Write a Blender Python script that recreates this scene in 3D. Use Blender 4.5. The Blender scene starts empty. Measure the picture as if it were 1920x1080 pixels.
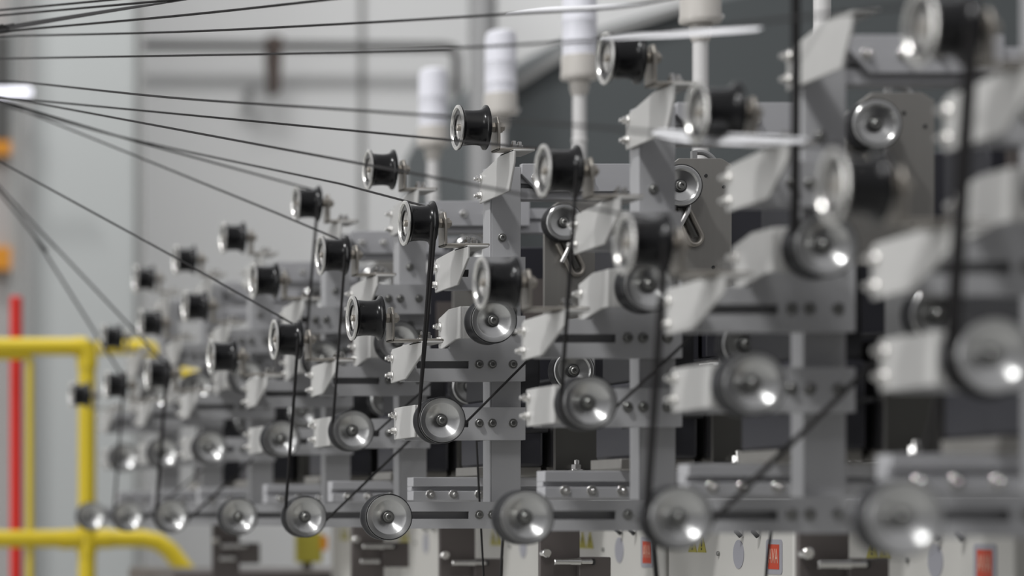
import bpy, bmesh, math, random
from mathutils import Vector, Matrix
random.seed(7)
PI = math.pi
scn = bpy.context.scene
COL = scn.collection
F = 5600.0            # focal length in pixels of the 1920 px frame
VX, VY = -690.0, 966.0  # where the lens axis meets the frame

def P(px, py, d):
    """a point of the place at distance d that is seen at (px, py)"""
    return Vector(((px - VX) * d / F, d, (VY - py) * d / F))

# ------------------------------------------------------------------ materials
def mat(name, col, rough=0.5, metal=0.0, noise=0.0, nscale=30.0, bump=0.0, coat=0.0, aniso=0.0,
        spec=0.5, trans=0.0, emit=0.0, stretch=(1, 1, 1)):
    m = bpy.data.materials.new(name); m.use_nodes = True
    nt = m.node_tree; b = nt.nodes['Principled BSDF']
    c = (col[0], col[1], col[2], 1)
    b.inputs['Base Color'].default_value = c
    b.inputs['Roughness'].default_value = rough
    b.inputs['Metallic'].default_value = metal
    b.inputs['Specular IOR Level'].default_value = spec
    b.inputs['Coat Weight'].default_value = coat
    b.inputs['Coat Roughness'].default_value = 0.08
    b.inputs['Transmission Weight'].default_value = trans
    if emit:
        b.inputs['Emission Color'].default_value = c
        b.inputs['Emission Strength'].default_value = emit
    if noise or bump:
        tc = nt.nodes.new('ShaderNodeTexCoord'); mp = nt.nodes.new('ShaderNodeMapping')
        mp.inputs['Scale'].default_value = stretch
        nz = nt.nodes.new('ShaderNodeTexNoise'); nz.inputs['Scale'].default_value = nscale
        nz.inputs['Detail'].default_value = 4
        nt.links.new(tc.outputs['Object'], mp.inputs['Vector']); nt.links.new(mp.outputs['Vector'], nz.inputs['Vector'])
        if noise:
            mx = nt.nodes.new('ShaderNodeMixRGB')
            mx.inputs['Color1'].default_value = tuple(v * (1 - noise) for v in col) + (1,)
            mx.inputs['Color2'].default_value = tuple(min(1, v * (1 + noise)) for v in col) + (1,)
            nt.links.new(nz.outputs['Fac'], mx.inputs['Fac']); nt.links.new(mx.outputs['Color'], b.inputs['Base Color'])
        if bump:
            bp = nt.nodes.new('ShaderNodeBump'); bp.inputs['Strength'].default_value = bump; bp.inputs['Distance'].default_value = .002
            nt.links.new(nz.outputs['Fac'], bp.inputs['Height']); nt.links.new(bp.outputs['Normal'], b.inputs['Normal'])
    if aniso:
        tg = nt.nodes.new('ShaderNodeTangent'); tg.direction_type = 'RADIAL'; tg.axis = 'Y'
        nt.links.new(tg.outputs['Tangent'], b.inputs['Tangent'])
        b.inputs['Anisotropic'].default_value = aniso; b.inputs['Anisotropic Rotation'].default_value = .25
    return m

M = {
    'frame': mat('grey_powder_coat', (.35, .35, .357), .5, noise=.05, nscale=14),
    'plate': mat('pale_grey_sheet_metal', (.47, .465, .45), .5, noise=.05, nscale=12, stretch=(1, 4, 1)),
    'rail': mat('anodised_rail', (.46, .46, .475), .42, .3, noise=.04, stretch=(.2, 1, 1)),
    'taupe': mat('brushed_taupe_steel', (.29, .28, .262), .42, .7, noise=.1, nscale=60, stretch=(1, 1, .05)),
    'dark': mat('dark_blued_steel', (.07, .068, .062), .45, .35, noise=.15, nscale=8),
    'black': mat('black_enamel', (.006, .006, .0065), .22, spec=.35, noise=.2, nscale=40),
    'blackmatte': mat('black_plastic', (.012, .012, .014), .5),
    'navy': mat('blue_black_motor_paint', (.018, .018, .024), .45),
    'groove': mat('dark_wheel_groove', (.035, .035, .037), .3, .5),
    'alu': mat('turned_aluminium', (.62, .62, .61), .28, 1.0, aniso=.68, bump=.03, nscale=120),
    'chrome': mat('bright_zinc', (.72, .71, .69), .2, 1.0),
    'ring': mat('polished_ring', (.74, .73, .70), .24, .9),
    'race': mat('bearing_race', (.50, .49, .47), .28, .5),
    'bearing': mat('bearing_steel', (.25, .25, .24), .35, .9),
    'hub': mat('dark_hub', (.02, .02, .02), .45),
    'warm': mat('weathered_bracket_steel', (.36, .335, .30), .42, .75, noise=.18, nscale=40),
    'yarn': mat('black_carbon_tow', (.012, .011, .011), .5, spec=.3),
    'tape': mat('painted_tow_sheen', (.86, .86, .88), .4, .1),  # near-white colour paints the shine on flat stretches of black tow
    'bottle': mat('milky_plastic', (.86, .86, .92), .35, trans=.1),
    'tube': mat('white_plastic_tube', (.62, .61, .6), .4),
    'cap': mat('beige_plastic_cap', (.50, .475, .44), .4),
    'yellow': mat('yellow_paint', (.62, .47, .016), .4, noise=.06, nscale=9),
    'yellowsign': mat('yellow_label', (.36, .32, .04), .5),
    'red': mat('red_paint', (.62, .015, .008), .45),
    'redlabel': mat('red_label', (.45, .05, .02), .5),
    'orange': mat('orange_paint', (.60, .24, .015), .5),
    'beige': mat('beige_panel', (.36, .34, .33), .6),
    'cream': mat('cream_cabinet', (.50, .49, .46), .5, noise=.03, nscale=3),
    'labelgrey': mat('bluegrey_label', (.29, .29, .32), .5),
    'ink': mat('label_ink', (.02, .02, .02), .6),
    'print': mat('pale_print', (.55, .33, .25), .6),
    'wall': mat('painted_wall', (.63, .63, .625), .7, noise=.03, nscale=.7),
    'column': mat('painted_column', (.335, .347, .343), .65, noise=.03, nscale=1),
    'greyside': mat('grey_trim_and_shade', (.22, .22, .215), .6),
    'hood': mat('slate_hood', (.062, .069, .071), .55, noise=.08, nscale=1.2),
    'pipe': mat('grey_pipe', (.07, .069, .067), .5, noise=.1),
    'rust': mat('brown_clamp', (.07, .05, .042), .6, noise=.3, nscale=40),
    'duct': mat('galvanised_duct', (.27, .27, .27), .5, .3),
    'floor': mat('concrete_floor', (.30, .30, .29), .6, noise=.1, nscale=2),
    'lamp': mat('lamp_tube', (.9, .9, 1.0), .4, emit=.85),
    'brownbox': mat('brown_grey_box', (.12, .105, .1), .5, .3),
}

# ------------------------------------------------------------------ mesh builder
class MB:
    def __init__(self):
        self.bm = bmesh.new()
    def face(self, vs):
        try: return self.bm.faces.new(vs)
        except ValueError: return None
    def box(self, x0, x1, y0, y1, z0, z1):
        v = [self.bm.verts.new(p) for p in ((x0,y0,z0),(x1,y0,z0),(x1,y1,z0),(x0,y1,z0),(x0,y0,z1),(x1,y0,z1),(x1,y1,z1),(x0,y1,z1))]
        for f in ((3,2,1,0),(4,5,6,7),(0,1,5,4),(1,2,6,5),(2,3,7,6),(3,0,4,7)):
            self.face([v[i] for i in f])
        return self
    def prism(self, poly, axis, a, b):
        """poly: 2-D outline; axis 'x' -> (y,z), 'y' -> (x,z), 'z' -> (x,y); extruded from a to b"""
        def pt(p, t):
            return {'x': (t, p[0], p[1]), 'y': (p[0], t, p[1]), 'z': (p[0], p[1], t)}[axis]
        A = [self.bm.verts.new(pt(p, a)) for p in poly]; B = [self.bm.verts.new(pt(p, b)) for p in poly]
        n = len(poly)
        self.face(A[::-1]); self.face(B)
        for i in range(n):
            self.face([A[i], A[(i+1) % n], B[(i+1) % n], B[i]])
        return self
    def lathe(self, prof, c, axis, seg=48, closed=False):
        """prof: (radius, t) points, t along the axis from c"""
        c = Vector(c); rings = []
        for r, t in prof:
            ring = []
            if r < 1e-6:
                o = {'x': (t,0,0), 'y': (0,t,0), 'z': (0,0,t)}[axis]
                ring = [self.bm.verts.new(c + Vector(o))]
            else:
                for i in range(seg):
                    a = 2*PI*i/seg; u, w = r*math.cos(a), r*math.sin(a)
                    o = {'x': (t,u,w), 'y': (u,t,w), 'z': (u,w,t)}[axis]
                    ring.append(self.bm.verts.new(c + Vector(o)))
            rings.append(ring)
        pairs = list(zip(rings, rings[1:]))
        if closed: pairs.append((rings[-1], rings[0]))
        for A, B in pairs:
            for i in range(seg):
                j = (i+1) % seg
                if len(A) == 1 and len(B) == 1: break
                if len(A) == 1: self.face([A[0], B[j], B[i]])
                elif len(B) == 1: self.face([A[i], A[j], B[0]])
                else: self.face([A[i], A[j], B[j], B[i]])
        return self
    def cyl(self, c, axis, r, t0, t1, seg=20):
        e = min(r*.18, abs(t1-t0)*.2); s = 1 if t1 > t0 else -1
        return self.lathe([(0,t0),(r-e,t0),(r,t0+s*e),(r,t1-s*e),(r-e,t1),(0,t1)], c, axis, seg)
    def tube(self, pts, r, seg=8, flat=None, side=None):
        """swept tube; r a number or one per point; flat=(width, thickness, [roll]) sweeps a flat tape instead"""
        pts = [Vector(p) for p in pts]; n = len(pts); rings = []
        up = Vector((0, 0, 1))
        t0 = (pts[1]-pts[0]).normalized()
        nrm = t0.cross(up)
        if nrm.length < 1e-3: nrm = t0.cross(Vector((0,1,0)))
        if side is not None: nrm = Vector(side)
        nrm.normalize()
        for i in range(n):
            t = (pts[min(i+1,n-1)]-pts[max(i-1,0)]).normalized()
            nrm = (nrm - t*nrm.dot(t)).normalized(); bn = t.cross(nrm)
            rr = r[i] if isinstance(r, (list, tuple)) else r
            ring = []
            for k in range(seg):
                a = 2*PI*k/seg
                if flat:
                    w, th = flat[0], flat[1]
                    if isinstance(w, (list, tuple)): w = w[i]
                    ro = flat[2][i] if len(flat) > 2 else 0
                    u, v = w*math.cos(a), th*math.sin(a)
                    u, v = u*math.cos(ro)-v*math.sin(ro), u*math.sin(ro)+v*math.cos(ro)
                else:
                    u, v = rr*math.cos(a), rr*math.sin(a)
                ring.append(self.bm.verts.new(pts[i] + nrm*u + bn*v))
            rings.append(ring)
        for A, B in zip(rings, rings[1:]):
            for k in range(seg):
                self.face([A[k], A[(k+1)%seg], B[(k+1)%seg], B[k]])
        self.face(rings[0][::-1]); self.face(rings[-1])
        return self
    def hexb(self, c, axis, r, t0, t1):
        return self.lathe([(0,t0),(r,t0),(r,t1),(0,t1)], c, axis, 6)
    def bolt(self, c, axis, s=1, r=.006, dirn=-1):
        """washer, hexagon head and stud end, towards dirn along the axis"""
        self.cyl(c, axis, r*1.35*s, 0, dirn*.0018*s, 18)
        self.hexb(c, axis, r*s, dirn*.0018*s, dirn*.007*s)
        self.cyl(c, axis, r*.55*s, dirn*.007*s, dirn*.0125*s, 12)
        return self
    def capbolt(self, c, axis, s=1, r=.005, dirn=-1):
        """round cap screw with washer"""
        self.cyl(c, axis, r*1.5*s, 0, dirn*.0015*s, 18)
        t = dirn
        self.lathe([(0,0),(r*s,t*.0015*s),(r*s,t*.005*s),(r*.8*s,t*.006*s),(r*.5*s,t*.006*s),(r*.5*s,t*.0035*s),(0,t*.0035*s)], c, axis, 18)
        return self
    def build(self, name, m, parent=None, bevel=0.0, smooth=True):
        bmesh.ops.recalc_face_normals(self.bm, faces=self.bm.faces)
        me = bpy.data.meshes.new(name); self.bm.to_mesh(me); self.bm.free()
        if smooth:
            me.shade_smooth(); me.set_sharp_from_angle(angle=math.radians(32))
        me.materials.append(m)
        o = bpy.data.objects.new(name, me); COL.objects.link(o)
        if parent is not None: o.parent = parent
        if bevel:
            b = o.modifiers.new('bevel', 'BEVEL'); b.width = bevel; b.segments = 2; b.limit_method = 'ANGLE'
        return o

def tag(o, label, cat, group=None, kind=None):
    o['label'] = label; o['category'] = cat
    if group: o['group'] = group
    if kind: o['kind'] = kind
    return o
def struct(o):
    o['kind'] = 'structure'; return o
def empty(name, loc):
    o = bpy.data.objects.new(name, None); COL.objects.link(o); o.location = loc; o.empty_display_size = .02
    return o
def kids(o):
    return [c for c in bpy.data.objects if c.parent is o]
def copy_tree(o, parent=None):
    c = o.copy(); COL.objects.link(c); c.parent = parent
    for ch in kids(o): copy_tree(ch, c)
    return c
def part_text(name, body, size, m, parent, loc, rot, sx=1.0):
    cu = bpy.data.curves.new(name, 'FONT'); cu.body = body; cu.size = size; cu.align_x = 'CENTER'; cu.align_y = 'CENTER'; cu.extrude = .0003
    o = bpy.data.objects.new(name, cu); COL.objects.link(o); cu.materials.append(m)
    me = bpy.data.meshes.new_from_object(o); bpy.data.objects.remove(o)
    o = bpy.data.objects.new(name, me); COL.objects.link(o)
    o.parent = parent; o.location = loc; o.rotation_euler = rot; o.scale = (sx, 1, 1)
    return o

# ------------------------------------------------------------------ layout of the creel
DR = 4.87                                    # distance of the bay every measure was taken on
BAYS = [2.895, 3.515, 4.12, 4.87, 5.47, 6.07, 6.825, 7.425, 8.02]
ORD = ['first', 'second', 'third', 'fourth', 'fifth', 'sixth', 'seventh', 'eighth', 'ninth']
def where(n, total):
    return ('nearest the camera' if n == 0 else 'farthest from the camera' if n == total-1 else ORD[n] + ' from the near end')

# roller rows: plate X, plate bottom z, roller centre X0 (left flange), z
ROW = {'A': dict(px=1.449, pz=.531, rx=1.362, rz=.640, name='top', h=.0695, fh=.049, yb=4.924),
       'B': dict(px=1.3735, pz=.379, rx=1.2745, rz=.482, name='middle', h=.064, fh=.056, yb=4.958),
       'C': dict(px=1.298, pz=.225, rx=1.188, rz=.3255, name='lower', h=.061, fh=.0565, yb=5.0)}
WHEEL = {1: (1.235, -.003), 2: (1.322, .155), 3: (1.406, .318)}
RD = 4.932       # roller axis distance in the reference bay
BAR = .0285

def make_roller(row):
    R = ROW[row]; px, pz, rx, rz = R['px'], R['pz'], R['rx'], R['rz']
    org = Vector((px, 5.06, pz)); t = empty('guide_roller', org)
    L = lambda x, y, z: (x-org.x, y-org.y, z-org.z)
    # bent sheet mounting plate
    mb = MB()
    y = lambda v: v-org.y
    z = lambda v: v-org.z
    h, fh, yb = R['h'], R['fh'], R['yb']
    out = [(y(5.094), z(pz)), (y(5.094), z(pz+fh-.004)), (y(5.085), z(pz+fh+.001)), (y(4.965), z(pz+h)),
           (y(4.894), z(pz+h)), (y(4.896), z(pz+h-.022)), (y(yb), z(pz+.003))]
    mb.prism(out, 'x', -.004, 0)
    mb.prism([(-.004, z(pz+h-.004)), (-.004, z(pz+h)), (.031, z(pz+h)), (.031, z(pz+h-.004))], 'y', y(4.894), y(4.972))
    pl = mb.build('mounting_plate', M['plate'], t, bevel=.0012)
    for zz in (pz+.013, pz+.042):
        MB().bolt(L(px-.004, 5.083, zz), 'x', 1.0).build('bolt', M['chrome'], pl)
    # angle bracket
    lx = rx + .0625
    zt = pz + h
    mb = MB()
    mb.prism([(y(4.953), z(zt)), (y(4.953), z(rz+.006)), (y(4.945), z(rz+.018)), (y(4.922), z(rz+.018)), (y(4.914), z(rz+.006)), (y(4.914), z(zt))],
             'x', lx-org.x, lx-org.x+.005)
    mb.box(lx-org.x, px-org.x+.038, y(4.914), y(4.953), z(zt), z(zt+.0045))
    ab = mb.build('angle_bracket', M['warm'], t, bevel=.0015)
    for xx in (px+.006, px+.019):
        MB().bolt(L(xx, 4.934 + (.006 if xx > px+.01 else -.006), zt+.0045), 'z', 1.0, dirn=1).build('bolt', M['chrome'], ab)
    # shaft with end nut
    mb = MB()
    mb.cyl(L(0, RD, rz), 'x', .0055, rx-.0005, lx+.016, 16)
    mb.hexb(L(0, RD, rz), 'x', .0095, lx+.0055, lx+.012)
    mb.hexb(L(0, RD, rz), 'x', .0085, lx-.006, lx-.0005)
    mb.build('shaft', M['warm'], t)
    # spool
    w = .0485
    c = L(rx, RD, rz)
    mb = MB()
    mb.lathe([(.0215, .0015), (.0345, .002), (.0365, .004), (.034, .0052), (.0318, .0065), (.0304, .009), (.0292, .017), (.0287, .0255), (.0290, .034),
              (.0302, .040), (.0335, .0437), (.037, .0455), (.0372, .0475), (.035, w), (.0215, w)], c, 'x', 56, closed=True)
    sp = mb.build('barrel', M['black'], t)
    MB().lathe([(.0285, .012), (.0305, .001), (.0325, -.0012), (.0352, -.0012), (.0372, .0), (.0372, .002), (.034, .0026), (.031, .004), (.0295, .012)],
               c, 'x', 56, closed=True).build('flange_ring', M['ring'], sp)
    mb = MB()
    mb.lathe([(.0296, .006), (.026, .0065), (.0215, .0045), (.0185, .0045), (.017, .006), (.0085, .006), (.0085, .006), (.006, .0055), (0, .0055)], c, 'x', 40)
    for k in range(6):
        a = k*PI/3 + .3
        mb.cyl((c[0]+.0, c[1]+.0238*math.cos(a), c[2]+.0238*math.sin(a)), 'x', .0026, .0075, .0045, 10)
    mb.build('bearing_face', M['race'], sp)
    return t

def make_pulley(row):
    wx, wz = WHEEL[row]
    org = Vector((wx, DR, wz)); t = empty('guide_pulley', org)
    c = (0, 0, 0)
    MB().lathe([(.0080, .0092), (.0105, .0088), (.0260, .0030), (.0275, .0012), (.0285, .0008), (.0358, 0), (.0364, .0012), (.0364, .003), (.0080, .0105)], c, 'y', 64, closed=True).build('wheel_face', M['alu'], t)
    MB().lathe([(.0085, .0105), (.0361, .0022), (.0378, .0016), (.0382, .004), (.0372, .007), (.0335, .012), (.0335, .026), (.0372, .034),
                (.0382, .036), (.0382, .041), (.036, .042), (.0125, .042)], c, 'y', 64, closed=True).build('grooved_rim', M['groove'], t)
    hb = MB().lathe([(0, .0062), (.0072, .0062), (.0076, .0050), (.0090, .0050), (.0094, .0062), (.0094, .016), (0, .016)], c, 'y', 36).build('hub', M['hub'], t)
    MB().capbolt((0, .0062, 0), 'y', 1.0, r=.0058).build('axle_screw', M['bearing'], hb)
    if row == 1:
        mb = MB(); mb.cyl(c, 'y', .005, .042, .1555, 18)
        mb.build('axle', M['groove'], t)
        return t
    px = ROW['B' if row == 3 else 'C']['px']
    x0 = px - wx
    mb = MB(); y0 = 4.94-DR; y1 = 5.072-DR
    zb = -.026; zt = .0275
    fb, ft = (.014, .012) if row == 3 else (.001, .001)
    mb.prism([(y1, zb-fb), (y1, zt-ft), (y0+.07, zt), (y0, zt), (y0, zb), (y0+.03, zb)], 'x', x0-.004, x0)
    mb.box(x0, .030, y0, y0+.004, zb, zt)
    br = mb.build('bracket', M['plate'], t, bevel=.0012)
    for zz in (zb+.004, zt-.026) if row == 3 else (zb+.014, zt-.013):
        MB().bolt((x0-.004, y1-.012, zz), 'x', 1.0).build('bolt', M['chrome'], br)
    mb = MB(); mb.cyl(c, 'y', .009, .042, y0+.012, 18); mb.hexb(c, 'y', .014, y0+.004, y0+.014)
    mb.build('axle', M['chrome'], t)
    return t

def slotted(mb, x0, x1, z0, z1, y0, s0, s1, depth=.034):
    """channel beam whose front web has a long slot between s0 and s1"""
    zc = (z0+z1)/2; h = .0062
    mb.box(x0, x1, y0, y0+.004, zc+h, z1); mb.box(x0, x1, y0, y0+.004, z0, zc-h)
    mb.box(x0, s0, y0, y0+.004, zc-h, zc+h); mb.box(s1, x1, y0, y0+.004, zc-h, zc+h)
    mb.box(x0, x1, y0+.004, y0+depth, z1-.004, z1); mb.box(x0, x1, y0+.004, y0+depth, z0, z0+.004)
    mb.box(x0, x0+.004, y0+.004, y0+depth, z0+.004, z1-.004)
    mb.box(x0+.004, x1, y0+.017, y0+.02, z0+.004, z1-.004)

def make_frame():
    org = Vector((1.453, 5.06, -.022)); t = empty('creel_frame', org)
    X = lambda v: v-org.x
    Y = lambda v: v-org.y
    Z = lambda v: v-org.z
    mb = MB()
    mb.box(X(1.453), X(1.456), Y(5.06), Y(5.10), Z(-.022), Z(.59))
    mb.box(X(1.456), X(1.506), Y(5.06), Y(5.064), Z(-.022), Z(.59))
    mb.box(X(1.503), X(1.506), Y(5.064), Y(5.10), Z(-.022), Z(.59))
    mb.build('post', M['frame'], t, bevel=.001)
    for zc, xl, h in ((0, 1.262, .0225), (.154, 1.3, .0275), (.253, 1.3, .0275), (.308, 1.3755, .0275), (.407, 1.3755, .0275)):
        mb = MB()
        slotted(mb, X(xl), X(1.503), Z(zc-h), Z(zc+h), Y(5.0245), X(xl+.02), X(1.408))
        bm = mb.build('crossbeam', M['frame'], t)
        for xx in (1.425, 1.447, 1.482):
            MB().capbolt((X(xx), Y(5.0245), Z(zc+.001)), 'y', 1.0).build('bolt', M['bearing'], bm)
    # aluminium profiles that run to the machine
    def profile(name, x0, x1, y0, z0, z1):
        zc = (z0+z1)/2; mb = MB()
        mb.box(X(x0), X(x1), Y(y0), Y(y0+.04), Z(z0), Z(zc-.004)); mb.box(X(x0), X(x1), Y(y0), Y(y0+.04), Z(zc+.004), Z(z1))
        mb.box(X(x0), X(x1), Y(y0+.012), Y(y0+.04), Z(zc-.004), Z(zc+.004))
        return mb.build(name, M['rail'], t, bevel=.0008)
    profile('top_rail', 1.508, 1.86, 5.07, .536, .582)
    profile('lower_rail', 1.36, 1.86, 5.20, .026, .066)
    mb = MB(); mb.prism([(X(1.506), Z(.595)), (X(1.70), Z(.595)), (X(1.70), Z(.548)), (X(1.535), Z(.548)), (X(1.506), Z(.578))], 'y', Y(5.055), Y(5.068))
    gp = mb.build('gusset_plate', M['rail'], t, bevel=.0008)
    for xx in (1.53, 1.575, 1.62):
        MB().bolt((X(xx), Y(5.055), Z(.571)), 'y', 1.0).build('bolt', M['chrome'], gp)
    for xx in (1.39, 1.43, 1.475):
        MB().bolt((X(xx), Y(5.20), Z(.036)), 'y', 1.0).build('bolt', M['chrome'], t)
    for xx, zz in ((1.474, .36), (1.492, .345), (1.474, .47)):
        MB().capbolt((X(xx), Y(5.06), Z(zz)), 'y', 1.0).build('bolt', M['bearing'], t)
    return t

def make_back_pulley(r=.034):
    t = empty('back_pulley', (1.68, DR-.09, .528))
    k = r/.0378
    MB().lathe([(.011*k, .0065), (.027*k, .003), (.030*k, .0), (.0345*k, 0), (.0362*k, .0012), (.0362*k, .003), (.011*k, .0105)], (0,0,0), 'y', 48, closed=True).build('wheel_face', M['alu'], t)
    MB().lathe([(.011*k, .012), (.036*k, .002), (.0382*k, .002), (.0372*k, .006), (.034*k, .010), (.034*k, .018), (.0382*k, .025), (.0382*k, .028), (.011*k, .028)], (0,0,0), 'y', 48, closed=True).build('grooved_rim', M['groove'], t)
    h = MB().lathe([(0, .003), (.0112*k, .004), (.0118*k, .006), (.0118*k, .016), (0, .016)], (0,0,0), 'y', 32).build('hub', M['hub'], t)
    MB().capbolt((0, .0035, 0), 'y', 1.1, r=.005).build('axle_screw', M['bearing'], h)
    mb = MB(); mb.cyl((0,0,0), 'y', .007, .028, .055, 14); mb.build('axle', M['bearing'], t)
    return t

def make_side_plate():
    """taupe steel guide plate with a rim, eyelet loop and slot; stands behind the frame"""
    org = Vector((1.655, DR-.05, .34)); t = empty('guide_plate', org)
    X = lambda v: v-org.x
    Z = lambda v: v-org.z
    mb = MB()
    mb.prism([(X(1.655), Z(.34)), (X(1.655), Z(.548)), (X(1.672), Z(.562)), (X(1.690), Z(.576)), (X(1.758), Z(.576)), (X(1.775), Z(.566)), (X(1.775), Z(.34))], 'y', 0, .006)
    mb.box(X(1.771), X(1.775), .006, .07, Z(.34), Z(.56))
    pl = mb.build('plate', M['taupe'], t, bevel=.0008)
    mb = MB()
    pts = [Vector((X(1.735)+.028*math.cos(a), .035, Z(.562)+.028*math.sin(a))) for a in [PI*.62-i*PI*.6/10 for i in range(11)]]
    mb.tube(pts, .0045, 10)
    mb.box(X(1.722), X(1.730), .03, .04, Z(.575), Z(.592))
    mb.build('hose', M['duct'], t)
    # eyelet: an open loop of bright wire with a dark slot inside
    mb = MB(); a0, a1 = Vector((X(1.688), -.006, Z(.498))), Vector((X(1.713), -.006, Z(.448)))
    dr = (a1-a0).normalized(); nr = Vector((dr.z, 0, -dr.x)); R = .0115
    loop = []
    for k in range(13):
        th = PI*k/12; loop.append(a1 + nr*R*math.cos(th) + dr*R*math.sin(th))
    for k in range(9):
        loop.append(a1 - nr*R + (a0-a1)*(k+1)/9)
    loop.insert(0, a0 + nr*R)
    mb.tube(loop, .0042, 10); mb.build('eyelet', M['warm'], t)
    mb = MB(); mb.tube([a0, a0+(a1-a0)*.5, a1], .0055, 10); mb.build('slot', M['dark'], t)
    mb = MB(); mb.tube([Vector((X(1.701), -.014, Z(.508))), Vector((X(1.699), -.016, Z(.490))), Vector((X(1.683), -.014, Z(.458)))], .0042, 10); mb.build('guide_pin', M['chrome'], t)
    for xx, zz in ((1.733, .548), (1.762, .53), (1.745, .40)):
        MB().cyl((X(xx), 0, Z(zz)), 'y', .003, .001, -.001, 12).build('screw', M['hub'], t)
    return t

def make_box(w=.25):
    """dark steel tension box with a bright front lip"""
    org = Vector((1.585, DR+.27, .072)); t = empty('tension_box', org)
    X = lambda v: v-org.x
    Z = lambda v: v-org.z
    mb = MB(); mb.box(X(1.588), X(1.585+w), 0, .16, Z(.078), Z(.222)); mb.build('housing', M['dark'], t, bevel=.0015)
    mb = MB(); mb.box(X(1.585), X(1.589), -.002, .16, Z(.076), Z(.224)); mb.build('edge_strip', M['chrome'], t)
    mb = MB(); mb.box(X(1.583), X(1.585+w), -.03, .16, Z(.070), Z(.0765)); lp = mb.build('base_lip', M['taupe'], t, bevel=.0008)
    for xx in (1.622, 1.708, 1.79):
        MB().bolt((X(xx), -.012, Z(.0765)), 'z', 1.5, dirn=1).build('bolt', M['chrome'], lp)
    mb = MB(); mb.box(X(1.665), X(1.585+w), .0, .16, Z(.236), Z(.34)); up = mb.build('upper_housing', M['dark'], t, bevel=.0015)
    mb = MB(); mb.box(X(1.663), X(1.585+w), -.02, .16, Z(.228), Z(.235)); mb.build('upper_lip', M['taupe'], up)
    mb = MB(); mb.bolt((X(1.72), -.01, Z(.235)), 'z', 1.4, dirn=1); mb.build('bolt', M['chrome'], up)
    mb = MB(); mb.box(X(1.655), X(1.66), .0, .16, Z(.228), Z(.345)); mb.build('edge_strip', M['duct'], up)
    return t

def make_motor():
    org = Vector((1.78, DR+.10, .20)); t = empty('drive_motor', org)
    mb = MB(); mb.box(.0, .16, -.02, .12, .06, .31); mb.build('housing', M['navy'], t, bevel=.004)
    mb = MB(); mb.cyl((.05, 0, .16), 'y', .045, -.075, -.02, 32); mb.build('flange', M['blackmatte'], t)
    mb = MB(); mb.tube([(-.10, -.01, .045), (-.06, -.02, .052), (.0, -.02, .056), (.05, -.01, .066)], .0042, 8); mb.build('cable', M['blackmatte'], t)
    mb = MB(); mb.box(-.14, -.005, -.005, .12, .01, .30); mb.build('gearbox', M['navy'], t, bevel=.003)
    mb = MB(); mb.box(-.12, -.07, -.012, -.005, .16, .24); mb.build('cover', M['brownbox'], t)
    return t

def make_servo():
    org = Vector((1.49, DR+.30, .069)); t = empty('servo_motor', org)
    MB().box(0, .088, 0, .2, .015, .13).build('body', M['navy'], t, bevel=.006)
    MB().box(.004, .084, .004, .18, .13, .25).build('encoder_cover', M['blackmatte'], t, bevel=.004)
    MB().box(-.02, .09, .02, .16, 0, .015).build('foot_plate', M['taupe'], t, bevel=.001)
    MB().tube([(-.03, -.012, .062), (.02, -.018, .072), (.06, -.014, .076), (.092, -.006, .078)], .0042, 8).build('cable', M['blackmatte'], t)
    MB().tube([(-.02, -.012, .212), (.03, -.018, .222), (.07, -.014, .226), (.09, -.006, .224)], .0042, 8).build('cable', M['blackmatte'], t)
    return t

def make_cabinet():
    """cream drive cabinet with warning labels on the side that faces the creel"""
    org = Vector((1.84, DR-.14, -.75)); t = empty('drive_cabinet', org)
    mb = MB(); mb.box(0, .45, 0, .575, 0, .733); mb.build('body', M['cream'], t, bevel=.006)
    ry = (PI/2, 0, -PI/2)
    zc = -.067+.75
    yl = .08
    mb = MB()
    pts = []
    for cy, cz, a0 in ((yl+.027, zc+.021, 0), (yl-.027, zc+.021, PI/2), (yl-.027, zc-.021, PI), (yl+.027, zc-.021, 1.5*PI)):
        for k in range(5):
            a = a0+PI/2*k/4; pts.append((cy+.007*math.cos(a), cz+.007*math.sin(a)))
    mb.prism(pts, 'x', -.0012, 0); lb = mb.build('label_frame', M['labelgrey'], t)
    mb = MB(); mb.box(-.0018, -.0012, yl-.023, yl+.023, zc-.02, zc+.02); mb.build('label_patch', M['redlabel'], lb)
    part_text('lettering', 'AVA', .034, M['print'], lb, (-.0021, yl, zc), ry, .6)
    for k, yy in enumerate((.405, .45)):
        mb = MB(); h = .034; zb = zc+.003
        mb.prism([(yy-.0205, zb), (yy+.0205, zb), (yy, zb+h)], 'x', -.0012, 0); w = mb.build('warning_triangle', M['yellowsign'], t)
        mb = MB()
        mb.prism([(yy-.002, zb+.010), (yy+.002, zb+.010), (yy+.003, zb+.022), (yy-.003, zb+.022)], 'x', -.0016, -.0012)
        mb.prism([(yy-.002, zb+.004), (yy+.002, zb+.004), (yy+.002, zb+.008), (yy-.002, zb+.008)], 'x', -.0016, -.0012)
        mb.build('pictogram', M['ink'], w)
    mb = MB(); mb.prism([(.235+.024*math.cos(2*PI*k/28), zc+.002+.024*math.sin(2*PI*k/28)) for k in range(28)], 'x', -.001, 0)
    mb.build('round_emblem', M['labelgrey'], t)
    for yy in (.215, .14):
        mb = MB(); mb.tube([(-.004, yy, zc+.032), (-.012, yy, zc+.04), (-.012, yy, zc+.055), (-.002, yy, zc+.06)], .004, 8); mb.build('latch', M['hub'], t)
    mb = MB(); mb.cyl((0, .325, zc+.002), 'x', .004, 0, -.004, 12); mb.build('screw', M['bearing'], t)
    return t

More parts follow.
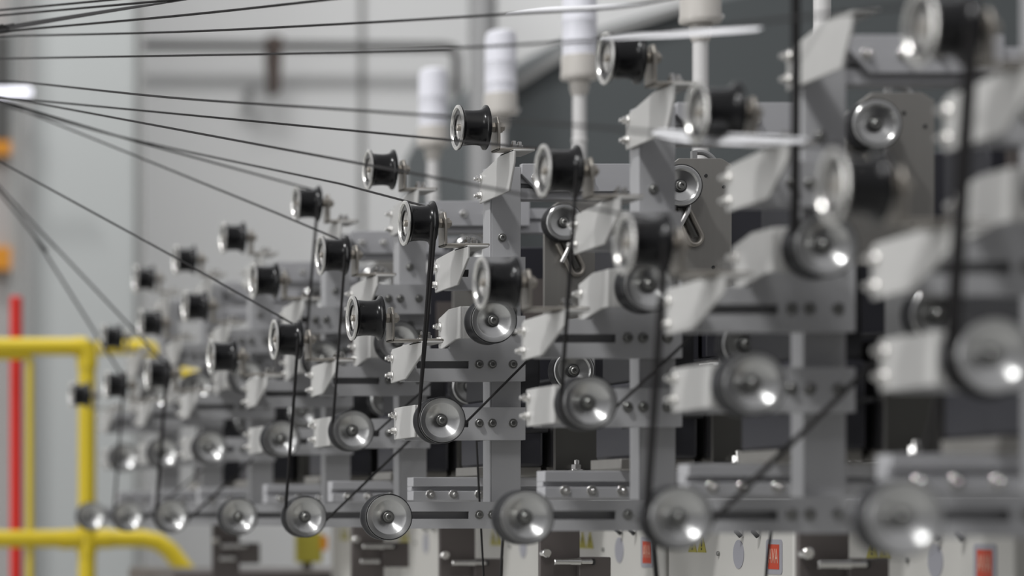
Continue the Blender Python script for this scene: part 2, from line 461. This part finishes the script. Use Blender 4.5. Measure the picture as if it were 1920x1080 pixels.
def make_bottle():
    """lubricator: milky bottle upside down on a white tube"""
    org = Vector((2.1, 0, -.017)); t = empty('oil_bottle', org)
    zb = .966+.017
    mb = MB(); mb.lathe([(0, zb), (.036, zb), (.0385, zb+.004), (.0385, zb+.03), (.0365, zb+.034), (.0365, zb+.075), (.038, zb+.08), (.0365, zb+.085), (.0365, zb+.125),
                         (.038, zb+.13), (.0365, zb+.135), (.0365, zb+.185), (.033, zb+.2), (.025, zb+.205), (0, zb+.205)], (0,0,0), 'z', 36)
    mb.build('bottle', M['bottle'], t)
    mb = MB(); mb.lathe([(0, zb-.001), (.038, zb-.001), (.0405, zb+.004), (.0405, zb+.012), (.039, zb+.016), (.039, zb+.05), (.0375, zb+.053), (0, zb+.053)], (0,0,0), 'z', 36); mb.build('collar', M['cap'], t)
    mb = MB(); mb.lathe([(0, zb-.035), (.017, zb-.035), (.021, zb-.02), (.022, zb-.001), (0, zb-.001)], (0,0,0), 'z', 28); mb.build('neck', M['cap'], t)
    mb = MB(); mb.lathe([(0, .0), (.0148, 0), (.0148, zb-.14), (.0165, zb-.138), (.0165, zb-.132), (.0148, zb-.13), (.0148, zb-.035), (0, zb-.035)], (0,0,0), 'z', 24); mb.build('tube', M['tube'], t)
    mb = MB(); mb.cyl((.037, -.012, zb+.012), 'y', .006, -.003, .003, 12); mb.build('plug', M['chrome'], t)
    return t

def make_clamp():
    org = Vector((0, 0, 0)); t = empty('pneumatic_clamp', org)
    mb = MB(); mb.box(-.035, .035, .0, .012, -.14, .09); mb.build('back_plate', M['brownbox'], t, bevel=.002)
    mb = MB(); mb.cyl((0, -.02, .0), 'x', .0062, -.017, .03, 20); mb.cyl((0, -.02, 0), 'x', .0042, .03, .05, 16); mb.build('upper_cylinder', M['chrome'], t)
    mb = MB(); mb.cyl((0, -.02, -.032), 'x', .0062, -.022, .02, 20); mb.build('lower_cylinder', M['chrome'], t)
    mb = MB(); mb.cyl((-.028, -.015, .015), 'y', .008, -.004, .016, 16); mb.build('knob', M['chrome'], t)
    mb = MB(); mb.box(.03, .085, -.012, .02, -.045, .008); mb.build('block', M['brownbox'], t, bevel=.002)
    mb = MB(); mb.cyl((.05, -.014, 0), 'x', .0055, 0, .006, 14); mb.build('end_cap', M['hub'], t)
    return t

# ------------------------------------------------------------------ place the creel
def place(proto, used, dy, dx=0, dz=0):
    if used: o = copy_tree(proto)
    else: o = proto
    return o

base = {}
def spawn(key, maker, dy, loc=None):
    if key not in base:
        base[key] = [maker(), None]; base[key][1] = base[key][0].location.copy(); o = base[key][0]
    else:
        o = copy_tree(base[key][0])
    o.location = (loc if loc is not None else base[key][1] + Vector((0, dy, 0)))
    return o

for i, d in enumerate(BAYS):
    dy = d-DR; n = len(BAYS)
    tag(spawn('frame', make_frame, dy), 'grey bolted creel frame of post and slotted crossbeams, ' + where(i, n), 'frame', 'creel frames one behind the other')

ROLL = {'A': BAYS[2:], 'B': BAYS, 'C': BAYS}
HANG = {('A', 6.07), ('B', 2.895), ('B', 4.12), ('B', 4.87), ('B', 5.47), ('C', 3.515), ('C', 5.47), ('C', 6.825), ('C', 7.425)}
for row in 'ABC':
    for i, d in enumerate(ROLL[row]):
        st = 'yarn hanging down' if (row, d) in HANG else 'no hanging yarn'
        tag(spawn('roll'+row, lambda: make_roller(row), d-DR),
            'black guide roller, %s row, %s, %s' % (ROW[row]['name'], where(i, len(ROLL[row])), st),
            'guide roller', 'guide rollers of the %s row' % ROW[row]['name'])
for row, nm in ((1, 'bottom'), (2, 'middle'), (3, 'upper')):
    for i, d in enumerate(BAYS):
        tag(spawn('pul%d' % row, lambda: make_pulley(row), d-DR),
            'round silver pulley with dished face and dark rim, %s row, %s' % (nm, where(i, len(BAYS))), 'pulley', 'pulleys of the %s row' % nm)

# mounting plate of the near bay whose roller stands above the picture
ob = make_roller('A'); ob.location.y += 3.515-DR
ob.name = 'mounting_bracket'
for ch in kids(ob):
    if ch.name.split('.')[0] in ('angle_bracket', 'shaft', 'barrel'):
        for g in kids(ch): bpy.data.objects.remove(g)
        bpy.data.objects.remove(ch)
tag(ob, 'blurred pale bent mounting bracket without roller on top of a near post', 'bracket')

for i, d in enumerate(BAYS[1:8]):
    dy = d-DR
    tag(spawn('gplate', make_side_plate, dy), 'taupe steel guide plate with eyelet behind the frame posts, ' + where(i, 7), 'plate', 'guide plates behind the frames')
    tag(spawn('bpul', make_back_pulley, dy), 'small silver pulley in front of a taupe guide plate, ' + where(i, 7), 'pulley', 'small pulleys on the guide plates')
    o = spawn('bpul2', make_back_pulley, dy); o.location = (1.53, d-.02, .235)
    tag(o, 'small silver pulley with black hub behind the middle pulley row, ' + where(i, 7), 'pulley', 'small pulleys behind the middle row')
for i, d in enumerate(BAYS[:8]):
    dy = d-DR
    tag(spawn('tbox', make_box, dy), 'dark steel tension box with bright bolted lip behind the frames, ' + where(i, 8), 'box', 'tension boxes behind the frames')
    tag(spawn('servo', make_servo, dy), 'blue-black servo motor with cables left of a tension box, ' + where(i, 8), 'motor', 'servo motors behind the frames')
    tag(spawn('motor', make_motor, dy), 'blue-black drive motor behind the guide plates, ' + where(i, 8), 'motor', 'drive motors behind the frames')
for i, d in enumerate([3.36, 4.12, 4.87, 5.47, 6.07, 6.825, 7.425]):
    tag(spawn('cab', make_cabinet, d-DR), 'cream drive cabinet with red label and yellow warning triangles, ' + where(i, 7), 'cabinet', 'cabinets below the frames')
for i, (px, d) in enumerate(((1541, 5.27), (1313, 5.87), (1087, 6.62), (938, 7.22), (812, 7.83))):
    tag(spawn('bottle', make_bottle, 0, loc=Vector((2.1, d, -.017))),
        'milky upturned oil bottle on a white tube, ' + where(i, 5) + ' of the row', 'bottle', 'oil bottles on tubes')
for i, (px, py, d) in enumerate(((1545, 1058, 4.1), (1050, 1053, 5.2), (858, 1055, 5.85), (690, 1024, 6.4), (424, 1024, 7.7))):
    p = P(px, py, d)
    tag(spawn('clamp', make_clamp, 0, loc=p), 'brown-grey clamp unit with chrome cylinders at the bottom, ' + where(i, 5), 'clamp', 'clamps under the frames')

# ------------------------------------------------------------------ yarns
def smooth_path(pts, sub=6):
    out = []
    n = len(pts)
    for i in range(n-1):
        p0, p1, p2, p3 = pts[max(i-1,0)], pts[i], pts[i+1], pts[min(i+2,n-1)]
        for k in range(sub):
            t = k/sub
            out.append(.5*((2*p1)+(p2-p0)*t+(2*p0-5*p1+4*p2-p3)*t*t+(3*p1-p0-3*p2+p3)*t**3))
    out.append(pts[-1]); return out

def seen(px, py, X):
    return P(px, py, X*F/(px-VX))

def far_run(pts, spool, dl):
    """points of a yarn that runs from its roller to distance dl where it leaves at the left"""
    ps = VX + spool.x*F/spool.y
    p = [P(a, b, 1/(1/spool.y + (1/dl-1/spool.y)*(ps-a)/ps)) for a, b in pts]
    if len(p) > 1:
        e = p[0] + (p[0]-p[1]).normalized()*2.2
        p = [e] + p
    return smooth_path(p, 4)

def yarn(row, d, far, tail, wide=.0030, label='', strands=1, thick=.0020, dl=5.8):
    R = ROW[row]; dy = d-DR
    xh = R['rx'] + .0395; zc = R['rz']; yc = RD+dy
    wrow = {'A': 3, 'B': 2, 'C': 1}[row]; wx, wz = WHEEL[wrow]
    mb = MB()
    top = [Vector((xh, yc+.0275*math.cos(a), zc+.0292*math.sin(a))) for a in [PI*.42+PI*.58*k/8 for k in range(9)]]
    run = far_run(far, top[0], dl)
    full = run + top
    mb.tube(full, thick, 6)
    # the drop to the pulley, then round its groove and away
    yw = d+.019; r = .0345
    a0 = Vector((xh, yc-.0292, zc)); wl = Vector((wx-r, yw, wz+.004))
    for s in range(strands):
        off = Vector((.0058*s, 0, 0))
        dropp = [a0+off, a0+(wl-a0)*.5+off*.6, wl]
        wrap = [Vector((wx+r*math.cos(a), yw, wz+r*math.sin(a))) for a in [PI+k*(PI*.85)/10 for k in range(11)]]
        mb.tube(dropp + (wrap[1:] if s == 0 else []), .001, 8, flat=(wide, .0009), side=(1, 0, 0))
        if s == 0 and tail:
            te = P(*tail); mb.tube([wrap[-1], wrap[-1]+(te-wrap[-1])*.5, te], wide*.75, 6)
    o = mb.build('yarn', M['yarn'])
    tag(o, label, 'yarn', 'yarns on the creel')
    return o

yarn('A', 6.07, [(60, 207), (250, 264)], (690, 610, 6.15), label='yarn running to the tall roller with a long drop left of the white bottle')
yarn('B', 4.87, [(60, 212), (250, 262), (640, 345)], (1000, 665, 5.0), .0026, 'yarn over the sharp middle-row roller, dropping as two black strands', 2, dl=6.7)
yarn('B', 5.47, [(150, 250), (520, 400)], (880, 655, 5.6), .0026, 'yarn over the middle-row roller just beyond the sharp one', dl=6.6)
yarn('B', 4.12, [(0, 182), (640, 243)], (1340, 590, 4.25), .0028, 'yarn over the middle-row roller in front of the white tube')
yarn('C', 5.47, [(0, 303), (320, 478)], (800, 795, 5.6), .0030, 'yarn over the lower-row roller that slants from the left edge')
yarn('C', 3.515, [(60, 192), (640, 300), (905, 350)], (1680, 640, 3.6), .0045, 'yarn over the blurred lower-row roller, ending in a thick grey diagonal')
yarn('C', 6.825, [(0, 352), (63, 420)], (490, 845, 7.0), .0042, 'steep yarn with the thick black drop at the far end', thick=.0028, dl=7.0)
yarn('C', 7.425, [(0, 362), (63, 440)], (380, 880, 7.55), .0030, 'steepest yarn with a thin drop in front of the yellow rail', thick=.0028, dl=7.2)
yarn('B', 2.895, [(0, 110), (640, 98), (1060, 79), (1130, 72)], (2100, 420, 3.0), .0075, 'thick blurred black yarn dropping at the far right')

def line(pts, Xs, r, label, m='yarn', flat=None, run=None):
    if run:     # (px, d) at the left and at the right end of a straight yarn
        (pa, da), (pb, db) = run
        p = [P(a, b, 1/(1/da + (1/db-1/da)*(a-pa)/(pb-pa))) for a, b in pts]
    else:
        p = [seen(a, b, X) for (a, b), X in zip(pts, Xs)]
    if run: p = [p[0] + (p[0]-p[1]).normalized()*2.2] + p
    s = smooth_path(p, 5); mb = MB()
    if flat:
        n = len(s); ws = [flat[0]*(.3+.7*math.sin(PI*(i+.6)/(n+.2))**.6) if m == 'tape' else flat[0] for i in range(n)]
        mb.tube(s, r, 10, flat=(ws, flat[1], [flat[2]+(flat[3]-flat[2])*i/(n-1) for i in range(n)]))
    else: mb.tube(s, r, 6)
    return tag(mb.build('yarn', M[m]), label, 'yarn', 'yarns on the creel')
line([(-60, 25), (0, 19), (215, -1), (700, -50)], [1.3]*4, .0022, 'highest thin yarn across the upper left corner', run=((0, 5.6), (700, 4.4)))
line([(-60, 35), (0, 29), (420, -9), (700, -38)], [1.3]*4, .0022, 'second yarn from the top in the upper left corner', run=((0, 5.6), (700, 4.4)))
line([(-60, 65), (0, 54), (190, 23), (350, -1), (700, -55)], [1.25]*5, .0013, 'broad flat black yarn near the upper left corner', flat=(.0085, .0006, 1.3, .1), run=((0, 5.6), (700, 4.4)))
line([(-60, 68), (40, 56), (330, 30), (600, 1), (900, -34)], [1.3]*5, .0022, 'thin yarn just above the long one across the upper left', run=((0, 5.6), (700, 4.4)))
line([(-60, 70), (0, 68), (330, 60), (640, 45), (960, 26), (1200, 8), (1500, -60)], [1.39]*7, .0021, 'long yarn across the top that crosses the second bottle', run=((0, 5.8), (1500, 3.6)))
line([(-60, 148), (50, 155), (320, 183), (640, 205), (845, 219), (1080, 235), (1240, 250), (1500, 268), (1590, 276)], [1.23]*9, .0021, 'thin yarn that runs in front of the three bottles to the near rollers', run=((0, 5.8), (1590, 2.96)))
line([(1492, -60), (1492, 200), (1490, 440)], [1.372]*3, .0026, 'dark blurred vertical yarn in front of the bare mounting bracket', flat=(.0055, .001, 0, 0))
line([(1125, 72), (1200, 66), (1290, 62), (1425, 54)], [1.305]*4, .002, 'flat yarn with painted pale sheen passing over the nearest top-row roller', 'tape', flat=(.008, .0008, .8, .5))
line([(1225, 247), (1300, 256), (1400, 262), (1510, 266)], [1.3]*4, .002, 'flat yarn with painted pale sheen under the big blurred middle-row roller', 'tape', flat=(.010, .0008, .8, .6))
line([(950, 26), (1020, 18), (1100, 15), (1210, 8)], [1.385]*4, .002, 'painted pale sheen on a flat stretch of yarn across the tall bottle', 'tape', flat=(.0065, .0008, .8, .6))
def drop(pts, d, r, label):
    mb = MB(); mb.tube(smooth_path([P(a, b, d) for a, b in pts], 5), r, 6)
    return tag(mb.build('yarn', M['yarn']), label, 'yarn', 'yarns below the frames')
drop([(892, 790), (896, 880), (908, 1100)], 5.15, .0018, 'thin black yarn hanging behind the sharp post to below')
drop([(946, 960), (941, 1040), (938, 1100)], 4.6, .0022, 'thin black yarn hanging left of the large blurred bottom pulley')
drop([(1218, 960), (1226, 1030), (1233, 1110)], 4.25, .0036, 'black yarn hanging in front of the red label')
drop([(1762, 740), (1764, 820), (1766, 900)], 3.4, .0032, 'dark upright yarn left of the blurred right-hand pulleys')
drop([(1757, 745), (1740, 820), (1712, 880)], 3.3, .0030, 'dark slanting yarn meeting the upright one at right')
drop([(1448, 985), (1440, 1040), (1434, 1110)], 4.3, .0022, 'grey blurred yarn in front of the framed red label')

# ------------------------------------------------------------------ hall
WD = 14.0
def sbox(name, m, *a, bevel=0):
    return struct(MB().box(*a).build(name, M[m], bevel=bevel))
sbox('floor', 'floor', -6, 9, -3, WD, -1.3, -1.2)
sbox('wall_back', 'wall', -6, 14, WD, WD+.2, -1.2, 6)
x0, x1 = (60-VX)*12.5/F, (257-VX)*12.5/F
mb = MB().box(x0, x1, 12.5, WD, -1.2, 6); struct(mb.build('wall_left', M['column'], bevel=.01))
xa = (46-VX)*12.45/F
mb = MB().box(xa, x0, 12.45, 12.7, -1.2, 6); struct(mb.build('pillar_shade_side', M['greyside']))  # darker grey strip paints the pillar's side that lies in shade
xb = (266-VX)*12.5/F
mb = MB().box(x1, xb, 12.45, 12.6, -1.2, 6); struct(mb.build('trim_2', M['greyside']))
xs = (680-VX)*13.98/F
mb = MB().box(xs-.012, xs+.012, 13.985, WD, -1.2, 6); struct(mb.build('trim_3', M['greyside']))

# pipe along the wall with its hanger
d = 13.8
mb = MB(); pts = [P(230, 84, d), P(400, 85, d), P(835, 88, d), P(850, 92, d), P(856, 106, d), P(857, 250, d), P(858, 700, d)]
pp = tag(mb.tube(pts, .021, 14).build('wall_pipe', M['pipe']), 'dark grey pipe along the wall turning down at the bottles', 'pipe')
p = P(514, 125, 13.75); t = empty('pipe_hanger', p)
mb = MB(); mb.box(-.035, .035, -.03, .05, .06, .14); mb.build('saddle', M['rust'], t, bevel=.01)
mb = MB(); mb.prism([(-.035, .06), (.035, .06), (.025, -.12), (-.02, -.135)], 'y', -.02, .06); mb.build('strap', M['rust'], t, bevel=.008)
mb = MB(); mb.cyl((-.085, .1, -.10), 'y', .022, -.03, .1, 14); mb.build('stub', M['duct'], t)
tag(t, 'brown rusty hanger clamped on the wall pipe', 'hanger')
mb = MB(); q = P(905, 300, 11.05); mb.lathe([(0, -1.5), (.05, -1.5), (.05, 1.0), (0, 1.0)], (q.x, q.y, q.z), 'z', 24)
tag(mb.build('duct', M['duct']), 'vertical galvanised duct behind the third bottle', 'duct')

# large dark machine hood that fills the upper right
d = 11.2
def xz(px, py): v = P(px, py, d); return (v.x, v.z)
t = empty('machine_hood', (xz(1500, 620)[0], d, xz(1500, 620)[1]))
o0 = t.location
pts = [xz(872, 640), xz(872, 250), xz(925, 150), xz(1060, 72), xz(1330, -10), xz(1560, -60), xz(2600, -120), xz(2600, 640)]
mb = MB(); mb.prism([(a-o0.x, b-o0.z) for a, b in pts], 'y', 0, .9); mb.build('casing', M['hood'], t, bevel=.03)
pts = [xz(905, 190), xz(1080, 75), xz(1290, 5), xz(1300, 14), xz(1090, 88), xz(915, 200)]
mb = MB(); mb.prism([(a-o0.x, b-o0.z) for a, b in pts], 'y', -.03, .0); mb.build('edge_flange', M['greyside'], t)
tag(t, 'large slate-grey machine hood behind the bottles', 'machine')

# machine bed under the far frames
mb = MB(); mb.box(1.43, 2.3, 7.9, 8.6, -.22, -.15); t = mb.build('machine_bed', M['brownbox'], bevel=.004)
tag(t, 'brown-grey machine bed edge low behind the far frames', 'machine bed')

p = P(580, 1028, 8.3); t = empty('warning_board', p)
MB().box(-.036, .036, 0, .02, -.04, .045).build('board', M['yellowsign'], t, bevel=.002)
MB().box(.03, .05, -.004, 0, -.005, .035).build('orange_tab', M['orange'], t)
MB().box(-.012, .012, .02, .04, -.4, .04).build('stake', M['pipe'], t)
tag(t, 'small olive-yellow warning board low between the far pulleys', 'sign')

# yellow tube guard rail
d = 9.0; r = .0265
t = empty('guard_rail', (P(163, 1080, d).x, d, -1.2)); o0 = t.location.copy()
def rp(px, py, dd=d): v = P(px, py, dd); return v-o0
def rail(name, pts, rr=r): return MB().tube(pts, rr, 18).build(name, M['yellow'], t)
rail('top_tube', [rp(-160, 650), rp(163, 650)])
rail('post', [rp(163, 640), Vector((rp(163, 700).x, 0, 0))])
rail('lower_tube', [rp(-160, 1011), rp(163, 1010), rp(268, 1010), rp(295, 1016), rp(318, 1032), rp(372, 1100), rp(420, 1160)])
e = MB().tube([rp(140, 650), rp(155, 651), rp(163, 660), rp(163, 690)], .031, 18).build('elbow', M['yellow'], t)
MB().tube([rp(112, 1011), rp(150, 1011)], .030, 18).build('coupling', M['yellow'], t)
MB().tube([rp(163, 985), rp(163, 1040)], .030, 18).build('cross_fitting', M['yellow'], t)
MB().tube([rp(178, 1010), rp(208, 1010)], .030, 18).build('coupling', M['yellow'], t)
rail('brace', [rp(-10, 668), rp(52, 668), rp(56, 676), rp(56, 1200)], .011)
tag(t, 'yellow tubular guard rail at the left edge', 'guard rail')
d2 = 9.6
t = empty('guard_rail', (P(280, 1080, d2).x, d2, -1.2)); o0 = t.location.copy()
rail('top_tube', [rp(182, 652, d2), rp(262, 650, d2), rp(282, 655, d2), rp(294, 672, d2), rp(300, 688, d2), rp(318, 700, d2), rp(350, 704, d2)], .024)
rail('stub', [rp(292, 660, d2), rp(345, 658, d2)], .014)
rail('end_knob', [rp(345, 703, d2), rp(368, 705, d2)], .019)
tag(t, 'second yellow guard rail seen behind the far black rollers', 'guard rail')
d = 9.3
mb = MB(); v = P(30, 556, d)
mb.cyl((v.x, v.y, 0), 'z', .019, -1.2, v.z, 18)
tag(mb.build('red_pole', M['red']), 'red pole standing behind the yellow rail at the left edge', 'pole')

# rack with orange beams beyond the pillar at the left edge
d = 13.2
v0, v1 = P(-80, 0, d), P(45, 0, d)
t = empty('storage_rack', (v0.x, d, -1.2))
def rk(name, m, y0, y1, px0=-80, px1=45, dd=.0):
    a, b = P(px0, y1, d), P(px1, y0, d)
    return MB().box(a.x-v0.x, b.x-v0.x, dd, dd+.3, a.z+1.2, b.z+1.2).build(name, M[m], t, bevel=.004)
rk('back_panel', 'beige', -60, 1400, dd=.06)
rk('shelf_beam', 'orange', 264, 290); rk('shelf_beam', 'orange', 462, 506)
rk('dark_bay', 'pipe', 185, 262, dd=.02); rk('dark_bay', 'pipe', 62, 160, dd=.02)
tag(t, 'storage rack with orange beams at the left edge beyond the pillar', 'rack')
d = 12.3
mb = MB(); a, b = P(-120, 174, d), P(58, 174, d)
mb.cyl((0, a.y, a.z), 'x', .017, a.x, b.x, 16)
tag(mb.build('tube_lamp', M['lamp']), 'glowing white tube lamp at the left edge', 'lamp')

# ------------------------------------------------------------------ light
w = bpy.data.worlds.new('hall_light'); scn.world = w; w.use_nodes = True
nt = w.node_tree; bg = nt.nodes['Background']
tc = nt.nodes.new('ShaderNodeTexCoord'); sp = nt.nodes.new('ShaderNodeSeparateXYZ'); cr = nt.nodes.new('ShaderNodeValToRGB')
mr = nt.nodes.new('ShaderNodeMapRange'); mr.inputs['From Min'].default_value = -1; mr.inputs['From Max'].default_value = 1
nt.links.new(tc.outputs['Generated'], sp.inputs['Vector']); nt.links.new(sp.outputs['Z'], mr.inputs['Value'])
nt.links.new(mr.outputs['Result'], cr.inputs['Fac']); nt.links.new(cr.outputs['Color'], bg.inputs['Color'])
cr.color_ramp.elements[0].position = .35; cr.color_ramp.elements[0].color = (.16, .16, .16, 1)
cr.color_ramp.elements[1].position = .75; cr.color_ramp.elements[1].color = (.62, .62, .64, 1)
bg.inputs['Strength'].default_value = .62

def sun(name, direction, strength, angle):
    l = bpy.data.lights.new(name, 'SUN'); l.energy = strength; l.angle = math.radians(angle)
    o = bpy.data.objects.new(name, l); COL.objects.link(o)
    o.rotation_euler = Vector(direction).to_track_quat('-Z', 'Y').to_euler(); o.location = (0, 2, 5)
sun('high_window_daylight', (.47, .30, -.83), 1.8, 4)
def area(name, loc, target, size, sy, power):
    l = bpy.data.lights.new(name, 'AREA'); l.shape = 'RECTANGLE'; l.size = size; l.size_y = sy; l.energy = power
    o = bpy.data.objects.new(name, l); COL.objects.link(o); o.location = loc
    o.rotation_euler = (Vector(target)-Vector(loc)).to_track_quat('-Z', 'Y').to_euler()
area('side_window', (-3.5, 4.5, 1.6), (1.4, 5, .2), 2.0, 4.0, 95)
area('wall_fill_light', (1.5, 9.5, 5.2), (1.2, 14, 1.2), 5.0, 1.2, 235)  # unseen fill light, added to brighten the back wall
area('ceiling_lamp', (.2, 1.0, 3.2), (1.4, 5, .2), .5, 1.2, 30)

# ------------------------------------------------------------------ camera
cam = bpy.data.cameras.new('camera'); co = bpy.data.objects.new('camera', cam); COL.objects.link(co)
co.location = (0, 0, 0); co.rotation_euler = (PI/2, 0, 0)
cam.sensor_width = 36; cam.lens = 36*F/1920
cam.shift_x = (960-VX)/1920; cam.shift_y = (VY-540)/1920
cam.clip_start = .1; cam.clip_end = 60
cam.dof.use_dof = True; cam.dof.focus_distance = 4.93; cam.dof.aperture_fstop = 2.6
scn.camera = co
scn.view_settings.view_transform = 'Standard'; scn.view_settings.look = 'None'
scn.view_settings.exposure = 0.14; scn.view_settings.gamma = 1; scn.view_settings.use_curve_mapping = False
